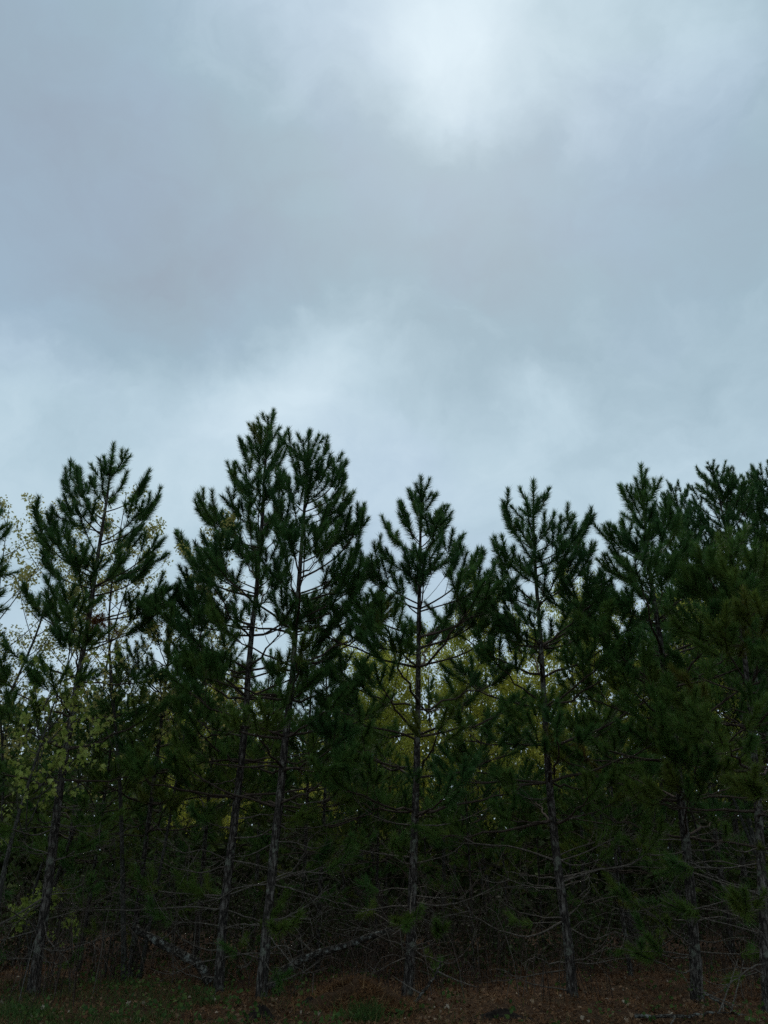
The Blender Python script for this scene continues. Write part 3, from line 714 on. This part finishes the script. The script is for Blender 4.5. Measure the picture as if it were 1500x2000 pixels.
def broadleaf(name, label, cat, group, base, H, seed, outline, mat, leaf=0.075, spread=1.4, n_br=14, per=5, droop=0.5, first=0.35, r=0.05, lean=(0, 0), tone=(0.2, 0.9),
              stems=1, up=0.9, twig_n=5, targets=(), jit=0.035):
    rng = np.random.default_rng(seed)
    base = np.asarray(base, float)
    root = thing(name, base, label, cat, group)
    LV = Leaves(rng, outline)
    off = base
    def leafy(path):
        n = per + rng.integers(0, 3)
        k = len(path)
        for q in range(3, k):
            m = max(1, int(n * (0.5 + 0.5 * rng.random()) / 2)) if q < k - 1 else n
            pos = np.repeat(path[q][None], m, 0) + rng.normal(0, jit, (m, 3))
            d = rng.normal(0, 0.7, (m, 3)); d[:, 2] -= droop * (0.6 + 0.8 * rng.random(m))
            LV.add(pos, d, leaf * rng.uniform(0.55, 1.25, m), rng.uniform(tone[0], tone[1], m))
    for s in range(stems):
        ang = rng.random() * 6.28
        sp = (0.0 if stems == 1 else 0.22) * H
        top = base + np.array([lean[0] + sp * math.cos(ang) * rng.random(), lean[1] + sp * math.sin(ang) * rng.random(), H * rng.uniform(0.86, 1.0) if s else H])
        b0 = base + (0 if s == 0 else 1) * np.array([rng.normal(0, 0.12), rng.normal(0, 0.12), 0])
        pts = smooth_path([b0, b0 + (top - b0) * 0.35 + rng.normal(0, 0.03 * H, 3) * [1, 1, 0], b0 + (top - b0) * 0.7 + rng.normal(0, 0.03 * H, 3) * [1, 1, 0], top], 26)
        W = Wood(); pts2 = pts.copy(); pts2[0][2] -= 0.05
        rr = r * (1 if s == 0 else 0.7)
        W.tube(pts2, np.linspace(rr, 0.005, 26) + 0.3 * rr * np.exp(-np.arange(26) / 1.2), 9)
        link('trunk', W.mesh('trunk', 'stem', off), root)
        leafy(pts[18:])
        nb = max(3, n_br // stems)
        for i in range(nb):
            t = first + (0.96 - first) * (i + rng.random() * 0.7) / nb
            f = t * 25; j = min(int(f), 24); p = pts[j] + (pts[j + 1] - pts[j]) * (f - j)
            az = i * 2.4 + rng.normal(0, 0.4)
            L = spread * (1.15 - t) ** 0.7 * rng.uniform(0.7, 1.2)
            hd = np.array([math.cos(az), math.sin(az), 0.0])
            T = p + hd * L + UP * L * up * rng.uniform(0.5, 1.1)
            path = bezier(p, p + hd * L * 0.35 + UP * L * up * 0.2, T - hd * L * 0.15 - UP * L * 0.3, T, 9)
            W = Wood(); W.tube(path, np.linspace(0.004 + 0.007 * L, 0.0028, 9), 5)
            leafy(path[4:])
            for q in range(twig_n):
                jj = rng.integers(2, 8)
                d = unit(path[jj + 1] - path[jj]) + rng.normal(0, 0.55, 3) + UP * 0.2
                s2 = sag_shoot(path[jj], unit(d), L * rng.uniform(0.2, 0.5), rng.normal(0.0, 0.25), 6)
                W.tube(s2, np.linspace(0.004, 0.002, 6), 3)
                leafy(s2)
            link('branch', W.mesh('branch', 'stem', off), root)
    for T in targets:                                            # long boughs that the photograph shows
        T = np.asarray(T, float)
        p = base + UP * max(T[2] * 0.72, 0.4) + np.array([lean[0], lean[1], 0]) * 0.4
        path = bezier(p, p + (T - p) * [0.4, 0.4, 0.1], T - (T - p) * [0.2, 0.2, 0.3], T, 10)
        W = Wood(); W.tube(path, np.linspace(0.013, 0.003, 10), 5); leafy(path[4:])
        for q in range(twig_n + 2):
            jj = rng.integers(2, 9)
            s2 = sag_shoot(path[jj], unit(unit(T - p) + rng.normal(0, 0.6, 3)), rng.uniform(0.25, 0.6), rng.normal(-0.05, 0.2), 6)
            W.tube(s2, np.linspace(0.004, 0.002, 6), 3); leafy(s2)
        link('branch', W.mesh('branch', 'stem', off), root)
    link('crown', LV.mesh('crown', mat, off), root)
    return root

def base_at(px, Y, py=1300): return np.array([at(px, py, Y)[0], Y, 0.0])
# maple in front at the left edge
mb = ground_at(-25, 1952)
broadleaf('maple_tree', 'young maple with bright green leaves in front of the pines at the left edge', 'maple tree', None, mb, 4.75, 51, MAPLE_OUT, 'maple', leaf=0.078, spread=1.15, n_br=8, per=4,
          droop=1.1, first=0.58, r=0.045, lean=(0.35, -0.1), up=0.45, twig_n=3,
          targets=[at(x, y, mb[1] + dy) for x, y, dy in [(185, 1425, -.2), (150, 1405, -.4), (90, 1380, -.3), (120, 1330, 0), (185, 1270, .3), (195, 1300, .2), (70, 1290, -.2), (100, 1490, -.3), (60, 1500, -.4), (30, 1520, -.3), (160, 1455, -.1), (215, 1400, 0)]])
LG = 'slender broadleaf trees in fresh leaf behind the pines at the left'
for px, Y, top, H_, sd, lab, lean in [
    (75, 15.0, 945, None, 61, 'slender tree with sparse cream green leaves, its tip left of the candelabra pine', (0.35, 0)),
    (318, 14.8, 1000, None, 62, 'slender tree with loose pale leaves showing right of the candelabra pine', (0.2, 0)),
    (-10, 16.5, 1040, None, 63, 'bushy pale leaved tree at the left edge behind the pines', (0.1, 0)),
    (150, 17.5, 1030, None, 64, 'pale leaved tree right behind the candelabra pine', (0.2, 0))]:
    d = ray(px, top); H_ = EYE + d[2] * Y / d[1]
    broadleaf('maple_tree', lab, 'maple tree', LG, base_at(px, Y), H_, sd, MAPLE_OUT, 'pale', leaf=0.058, spread=1.6, n_br=38, per=9, jit=0.06, droop=0.6, first=0.35, r=0.045, lean=lean, stems=2, up=1.25, twig_n=6)
YG = 'yellow green trees beyond the pines'
for px, Y, top, sd, lab, sp in [
    (850, 21.0, 1215, 71, 'yellow green tree glowing behind the slim middle pine', 2.0),
    (940, 21.5, 1140, 72, 'yellow green tree in the gap left of the bowed trunk pine', 1.7),
    (1180, 21.0, 1110, 73, 'yellow green tree in the gap left of the broad dense pine', 2.0),
    (1090, 22.5, 1180, 74, 'yellow green tree behind the pine with the bowed trunk', 2.0),
    (1425, 17.2, 1080, 75, 'bright leaved sapling between the two rightmost pines', 1.0),
    (690, 23.0, 1320, 76, 'yellow green tree low behind the pine leaning over the log', 2.0),
    (430, 22.5, 1330, 77, 'yellow green tree low behind the tallest pine', 2.0),
    (760, 23.0, 1240, 78, 'yellow green tree left of the slim middle pine', 1.8),
    (1330, 23.0, 1170, 79, 'yellow green tree far behind the broad dense pine', 2.0)]:
    d = ray(px, top); H_ = EYE + d[2] * Y / d[1]
    broadleaf('broadleaf_tree', lab, 'broadleaf tree', YG, base_at(px, Y), H_, sd, OVAL_OUT, 'yellow', jit=0.10, leaf=0.085 if sd != 75 else 0.06, spread=sp, n_br=42, per=26 if sd != 75 else 7,
              droop=1.2, first=0.36, r=0.06, stems=2, up=0.9, twig_n=8)
# small broadleaf bushes in the shade
SG = 'small shrubs in the shade of the pines'
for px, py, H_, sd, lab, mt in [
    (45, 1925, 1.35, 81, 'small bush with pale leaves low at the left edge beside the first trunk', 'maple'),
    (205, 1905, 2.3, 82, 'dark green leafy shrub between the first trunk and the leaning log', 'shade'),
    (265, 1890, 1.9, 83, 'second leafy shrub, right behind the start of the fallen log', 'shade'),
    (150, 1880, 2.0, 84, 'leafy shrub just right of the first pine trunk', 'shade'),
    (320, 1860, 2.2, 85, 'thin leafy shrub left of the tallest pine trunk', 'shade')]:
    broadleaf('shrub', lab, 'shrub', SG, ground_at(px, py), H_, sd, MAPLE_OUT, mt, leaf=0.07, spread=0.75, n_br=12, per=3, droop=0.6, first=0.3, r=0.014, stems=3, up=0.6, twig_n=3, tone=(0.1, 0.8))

# ------------------------------------------------------------------ logs, mound, clods, tufts
def log(label, pts, r0, r1, seed, stubs=3, name='dead_log'):
    rng = np.random.default_rng(seed)
    p = smooth_path(pts, 18) + np.concatenate([[np.zeros(3)], rng.normal(0, 0.008, (17, 3))])
    base = p[0].copy()
    root = thing(name, base, label, 'log', None)
    lump = rng.normal(0, 1, (18, 9)); rad = np.linspace(r0, r1, 18)[:, None] * (1 + 0.08 * lump)
    W = Wood(); W.tube(p, rad, 9); link('stem', W.mesh('stem', 'log', base), root)
    for i in range(stubs):
        j = rng.integers(4, 17); d = unit(rng.normal(0, 1, 3) + UP * 0.6)
        sp = sag_shoot(p[j], d, rng.uniform(0.12, 0.7), 0.1, 5)
        W = Wood(); W.tube(sp, np.linspace(0.012, 0.004, 5), 5); link('branch_stub', W.mesh('branch_stub', 'dead', base), root)
    return root
g1, g2 = ground_at(412, 1900), ground_at(275, 1905)
Yl = 13.4
log('dark dead log slanting down to the foot of the tallest pine', [at(412, 1900, 14.0) * [1, 1, 0] + [0, 0, 0.05], at(385, 1880, 14.05), at(330, 1850, 14.15), at(272, 1818, 14.3), at(262, 1812, 14.3)], 0.075, 0.055, 5)
log('pale lichen covered log leaning up to the right just right of the tallest pine', [at(520, 1915, 13.6) * [1, 1, 0] + [0, 0, 0.04], at(570, 1885, 13.5), at(625, 1862, 13.4), at(690, 1842, 13.3), at(765, 1815, 13.2)], 0.075, 0.035, 6, 4)
log('fallen grey branch lying along the ground at the lower right', [ground_at(1240, 1990) + [0, 0, .03], ground_at(1330, 1994) + [0, 0, .05], ground_at(1400, 1988) + [0, 0, .06], ground_at(1460, 1990) + [0, 0, .03]], 0.022, 0.010, 7, 4, 'fallen_branch')
log('thin bare branch slanting to the ground beside the right edge', [ground_at(1430, 1975) + [0, 0, .02], at(1390, 1950, 11.6), at(1350, 1925, 11.7)], 0.018, 0.008, 8, 3, 'fallen_branch')
log('dark stick propped against the slim middle pine', [ground_at(808, 1962) + [0, 0, .02], at(830, 1935, 12.0), at(850, 1905, 12.1), at(862, 1880, 12.2)], 0.022, 0.012, 9, 2, 'fallen_branch')

def mound(name, label, cat, g, rx, ry, h, mat, seed, strands=0):
    rng = np.random.default_rng(seed)
    root = thing(name, (g[0], g[1], 0), label, cat)
    nr, na = 12, 30
    V, F = [[0, 0, h]], []
    ph = rng.random(4) * 6.28
    for i in range(1, nr + 1):
        u = i / nr
        for j in range(na):
            a = j * 2 * math.pi / na
            k = 1 + 0.16 * math.sin(2 * a + ph[0]) + 0.10 * math.sin(5 * a + ph[1])
            z = h * (0.5 + 0.5 * math.cos(math.pi * u)) * (1 + 0.25 * math.sin(3 * a + 5 * u + ph[2])) + rng.normal(0, 0.03 * h) - 0.05 * (u > 0.99)
            V.append([rx * u * k * math.cos(a), ry * u * k * math.sin(a), z])
    tri = [(0, 1 + j, 1 + (j + 1) % na) for j in range(na)]
    for i in range(nr - 1):
        for j in range(na):
            a, b = 1 + i * na + j, 1 + i * na + (j + 1) % na
            F.append((a, a + na, b + na, b))
    link('heap', mesh_np('heap', np.array(V), [np.array(tri), np.array(F)], mat, smooth=True), root)
    if strands:
        a = rng.random(strands) * 6.28; u = np.sqrt(rng.random(strands))
        P = np.stack([rx * u * np.cos(a), ry * u * np.sin(a), h * (0.5 + 0.5 * np.cos(math.pi * u)) + 0.005], 1)
        d = rng.normal(0, 1, (strands, 3)); d[:, 2] = np.abs(d[:, 2]) * 0.45; d /= np.linalg.norm(d, axis=1, keepdims=True)
        L = rng.uniform(0.08, 0.2, strands)[:, None]
        w = np.cross(d, UP + 0.3 * rng.normal(size=(strands, 3))); w /= np.linalg.norm(w, axis=1, keepdims=True)
        V2 = np.stack([P - w * 0.004, P + w * 0.004, P + d * L], 1).reshape(-1, 3)
        s = link('straw', mesh_np('straw', V2, [np.arange(len(V2)).reshape(-1, 3)], 'straw', np.repeat(rng.random(strands), 3)), root)
        s['kind'] = 'stuff'
    return root
mound('straw_mound', 'heap of rusty brown pine straw in front of the slim middle pine', 'mound', ground_at(690, 1968), 0.85, 0.55, 0.30, 'soil', 3, 5200)
mound('dirt_clod', 'black dirt clod at the bottom edge, below the twin trunks', 'dirt clod', ground_at(508, 1992), 0.26, 0.18, 0.13, 'dirt', 4)
mound('dirt_clod', 'dark lump of dirt just left of the straw heap', 'dirt clod', ground_at(605, 1972), 0.24, 0.18, 0.12, 'dirt', 5)
mound('dirt_clod', 'wide dark patch of dug earth at the bottom edge left of the bowed trunk', 'dirt clod', ground_at(980, 1990), 0.42, 0.16, 0.09, 'dirt', 6)

def blades(rng, P, L, w, lean=0.5):
    n = len(P)
    d = rng.normal(0, lean, (n, 3)); d[:, 2] = 1; d /= np.linalg.norm(d, axis=1, keepdims=True)
    h = rng.normal(0, 1, (n, 3)); h[:, 2] = 0; h /= np.linalg.norm(h, axis=1, keepdims=True)
    s = np.cross(d, h); s /= (np.linalg.norm(s, axis=1, keepdims=True) + 1e-9)
    m = P + d * L[:, None] * 0.6
    t = P + d * L[:, None] * 0.95 + h * L[:, None] * 0.3
    V = np.stack([P - s * w, P + s * w, m + s * w * 0.7, m - s * w * 0.7, t], 1).reshape(-1, 3)
    i = np.arange(n)[:, None] * 5
    return V, [(i + np.array([[0, 1, 2, 3]])).reshape(-1, 4), (i + np.array([[3, 2, 4]])).reshape(-1, 3)]

def grass_tuft(label, g, n, r, L, seed):
    rng = np.random.default_rng(seed)
    P = rng.normal(0, r, (n, 3)); P[:, 2] = -0.01
    V, F = blades(rng, P, rng.uniform(0.5, 1, n) * L, 0.004, 0.55)
    root = tag(link('grass_tuft', mesh_np('grass_tuft', V, F, 'grass', np.repeat(rng.random(n) * 0.8, 5)), None, (g[0], g[1], float(ground_z(g[0], g[1])))), label, 'grass tuft', 'grass tufts at the edge of the wood')
    return root
grass_tuft('largest green grass tuft, right in front of the straw heap', ground_at(715, 1993), 260, 0.13, 0.34, 1)
grass_tuft('small grass tuft at the foot of the tallest pine', ground_at(405, 1958), 90, 0.08, 0.24, 2)
grass_tuft('grass tuft in the lower left corner', ground_at(40, 1990), 220, 0.2, 0.30, 3)

# ------------------------------------------------------------------ ground cover (uncountable)
def scatter(rng, n, x0, x1, y0, y1):
    x = rng.uniform(x0, x1, n); y = y0 + (y1 - y0) * rng.random(n) ** 1.5
    return x, y
def stuff(name, me, label):
    o = link(name, me); o['kind'] = 'stuff'; o['label'] = label
    return o
def patch(x, y, s=1.0, o=0.0):
    return 0.5 + 0.5 * np.sin(x * 0.9 * s + 1.7 * np.sin(y * 0.7 * s + o) + o) * np.cos(y * 0.8 * s - x * 0.35 * s + 2 * o)

def ground_cover():
    rng = np.random.default_rng(7)
    n = 30000                                                   # fallen leaves
    x, y = scatter(rng, n, -10, 10, 9.6, 24)
    LV = Leaves(rng, OVAL_OUT * [1.5, 1.0])
    d = rng.normal(0, 1, (n, 3)); d[:, 2] = rng.normal(0.15, 0.3, n)
    tone = np.clip(rng.beta(1.6, 2.6, n) + 0.25 * (rng.random(n) < 0.06), 0, 1)
    LV.add(np.stack([x, y, ground_z(x, y) + 0.004 + 0.02 * rng.random(n)], 1), d, rng.uniform(0.03, 0.075, n), tone)
    stuff('leaf_litter', LV.mesh('leaf_litter', 'litter', (0, 0, 0)), 'brown and tan fallen leaves strewn over the forest floor')
    n = 60000                                                   # pine straw
    x, y = scatter(rng, n, -9, 9, 9.6, 18)
    P = np.stack([x, y, ground_z(x, y) + 0.005 + 0.02 * rng.random(n)], 1)
    d = rng.normal(0, 1, (n, 3)); d[:, 2] = np.abs(rng.normal(0, 0.2, n)); d /= np.linalg.norm(d, axis=1, keepdims=True)
    w = np.cross(d, UP); w /= np.linalg.norm(w, axis=1, keepdims=True)
    V = np.stack([P - w * 0.003, P + w * 0.003, P + d * rng.uniform(0.07, 0.15, n)[:, None]], 1).reshape(-1, 3)
    stuff('pine_straw', mesh_np('pine_straw', V, [np.arange(3 * n).reshape(-1, 3)], 'straw', np.repeat(rng.random(n), 3)), 'rusty brown pine needles fallen on the forest floor')
    n = 60000                                                   # grass, thick at the left
    x, y = scatter(rng, n, -9, 7, 9.8, 14.5)
    keep = rng.random(n) < np.clip(0.75 - 0.12 * (x + 4.0), 0.03, 0.75) * (0.25 + 0.75 * (patch(x, y, 2.2, 0.4) > 0.45)) * np.where(x > -2.5, 0.16, 0.65)
    x, y = x[keep], y[keep]; n = len(x)
    P = np.stack([x, y, ground_z(x, y) - 0.01], 1)
    V, F = blades(rng, P, rng.uniform(0.06, 0.20, n), 0.0035, 0.5)
    stuff('grass', mesh_np('grass', V, F, 'grass', np.repeat(rng.beta(2, 2, n), 5)), 'short rough grass along the edge of the wood')
    n = 1300                                                    # low leafy plants
    x, y = scatter(rng, n, -8, 8, 10.2, 17)
    keep = rng.random(n) < np.where(patch(x, y, 1.7, 2.1) > 0.55, 0.9, 0.12) * np.where(x < 0, 1.0, 0.5)
    x, y = x[keep], y[keep]
    LV = Leaves(rng, OVAL_OUT * [1.6, 1.0])
    for xx, yy in zip(x, y):
        m = rng.integers(4, 9); h = rng.uniform(0.05, 0.28)
        pos = np.stack([xx + rng.normal(0, 0.05, m), yy + rng.normal(0, 0.05, m), ground_z(xx, yy) + h * rng.uniform(0.3, 1, m)], 1)
        dd = rng.normal(0, 0.8, (m, 3)); dd[:, 2] += 0.1
        LV.add(pos, dd, rng.uniform(0.035, 0.075, m), rng.random(m) * 0.9)
    stuff('weeds', LV.mesh('weeds', 'shade', (0, 0, 0)), 'low leafy weeds growing between the trunks')
    # tangle of dead twigs and canes between the trunks
    W = Wood()
    cx = rng.uniform(-0.5, 0.5, 90); cy = rng.uniform(12.4, 22, 90); ch = rng.uniform(0.35, 1.0, 90) ** 2 * 2.4
    for i in range(1300):
        c = rng.integers(0, 90)
        yy = cy[c] + rng.normal(0, 0.35); xx = cx[c] * cy[c] * 1.02 + rng.normal(0, 0.35)
        h = ch[c] * rng.uniform(0.4, 1.1) + 0.15
        a = rng.random() * 6.28; rch = rng.uniform(0.2, 1.3) * h
        p0 = np.array([xx, yy, ground_z(xx, yy) - 0.02]); hd = np.array([math.cos(a), math.sin(a), 0])
        T = p0 + hd * rch + UP * h * rng.uniform(0.3, 1)
        P = bezier(p0, p0 + UP * h * 0.7 + rng.normal(0, 0.08, 3) * [1, 1, 0], p0 + hd * rch * 0.6 + UP * h * 1.15, T, 7)
        P[1:] += rng.normal(0, 0.02, (6, 3)); P[:, 2] = np.maximum(P[:, 2], -0.02)
        W.tube(P, np.linspace(rng.uniform(0.003, 0.008), 0.002, 7), 3, float(rng.beta(2, 2.5)))
        if rng.random() < 0.6:
            j = rng.integers(2, 6); s2 = sag_shoot(P[j], unit(rng.normal(0, 1, 3) + UP * 0.3), rng.uniform(0.1, 0.5), 0.1, 4)
            s2[:, 2] = np.maximum(s2[:, 2], 0.01)
            W.tube(s2, np.linspace(0.003, 0.0015, 4), 3, float(rng.beta(2, 2.5)))
    stuff('undergrowth', W.mesh('undergrowth', 'twig', (0, 0, 0), tones=True), 'tangle of dry grey brown twigs and canes between the trunks')
    # the wood going on beyond the rows: reads as one dark mass
    LV = Leaves(rng, OVAL_OUT * [1.5, 1.0])
    for i in range(1600):
        yy = rng.uniform(28, 44); xx = rng.uniform(-0.62, 0.62) * yy
        h = rng.uniform(3.5, 9.0) * (0.7 + 0.5 * float(patch(np.array(xx * 0.25), np.array(yy * 0.2), 1.0, 1.0)))
        m = 105
        rr = rng.uniform(0.5, 1.3)
        pos = np.stack([xx + rng.normal(0, rr, m), yy + rng.normal(0, rr, m), h * rng.random(m) ** 1.25], 1)
        dd = rng.normal(0, 1, (m, 3)); dd[:, 2] -= 0.4
        LV.add(pos, dd, rng.uniform(0.15, 0.36, m), np.clip(rng.normal(0.35, 0.2, m) + 0.25 * pos[:, 2] / 6, 0, 1))
    stuff('woods', LV.mesh('woods', 'far', (0, 0, 0)), 'far part of the wood, one dim green mass behind the trunks')
    # low brush in the shade of the inner rows
    LV = Leaves(rng, OVAL_OUT * [1.5, 1.0])
    for i in range(420):
        yy = rng.uniform(14.5, 28); xx = rng.uniform(-0.55, 0.55) * yy
        if patch(np.array(xx), np.array(yy), 0.9, 1.4) < 0.30: continue
        h = rng.uniform(0.3, 1.7); m = 110; rr = rng.uniform(0.15, 0.45)
        pos = np.stack([xx + rng.normal(0, rr, m), yy + rng.normal(0, rr, m), np.abs(rng.normal(0.5, 0.3, m)) * h + 0.02], 1)
        dd = rng.normal(0, 1, (m, 3)); dd[:, 2] -= 0.2
        LV.add(pos, dd, rng.uniform(0.04, 0.10, m), np.clip(rng.normal(rng.choice([0.1, 0.3, 0.6]), 0.15, m), 0, 1))
    stuff('shrubbery', LV.mesh('shrubbery', 'brush', (0, 0, 0)), 'dim low brush growing under the inner rows of pines')
    # single pale fallen leaves near the front
    ms = []
    for k in range(4):
        L1 = Leaves(rng, MAPLE_OUT * [1.0, 1.0])
        L1.add(np.zeros((1, 3)), np.array([[1.0, 0.2 * k, 0.12]]), np.array([0.085]), np.array([0.62 + 0.12 * k]))
        ms.append(L1.mesh('fallen_leaf', 'litter', (0, 0, 0)))
    for k in range(130):
        px = rng.uniform(0, 1500); py = 1995 - 100 * rng.random() ** 1.6
        g = ground_at(px, py)
        o = link('leaf', ms[k % 4], GROUND, (g[0], g[1], float(ground_z(g[0], g[1])) + 0.03))
        o.rotation_euler = (rng.normal(0, 0.35), rng.normal(0, 0.35), rng.random() * 6.28)
        s = rng.uniform(0.4, 0.95); o.scale = (s, s, s)
ground_cover()
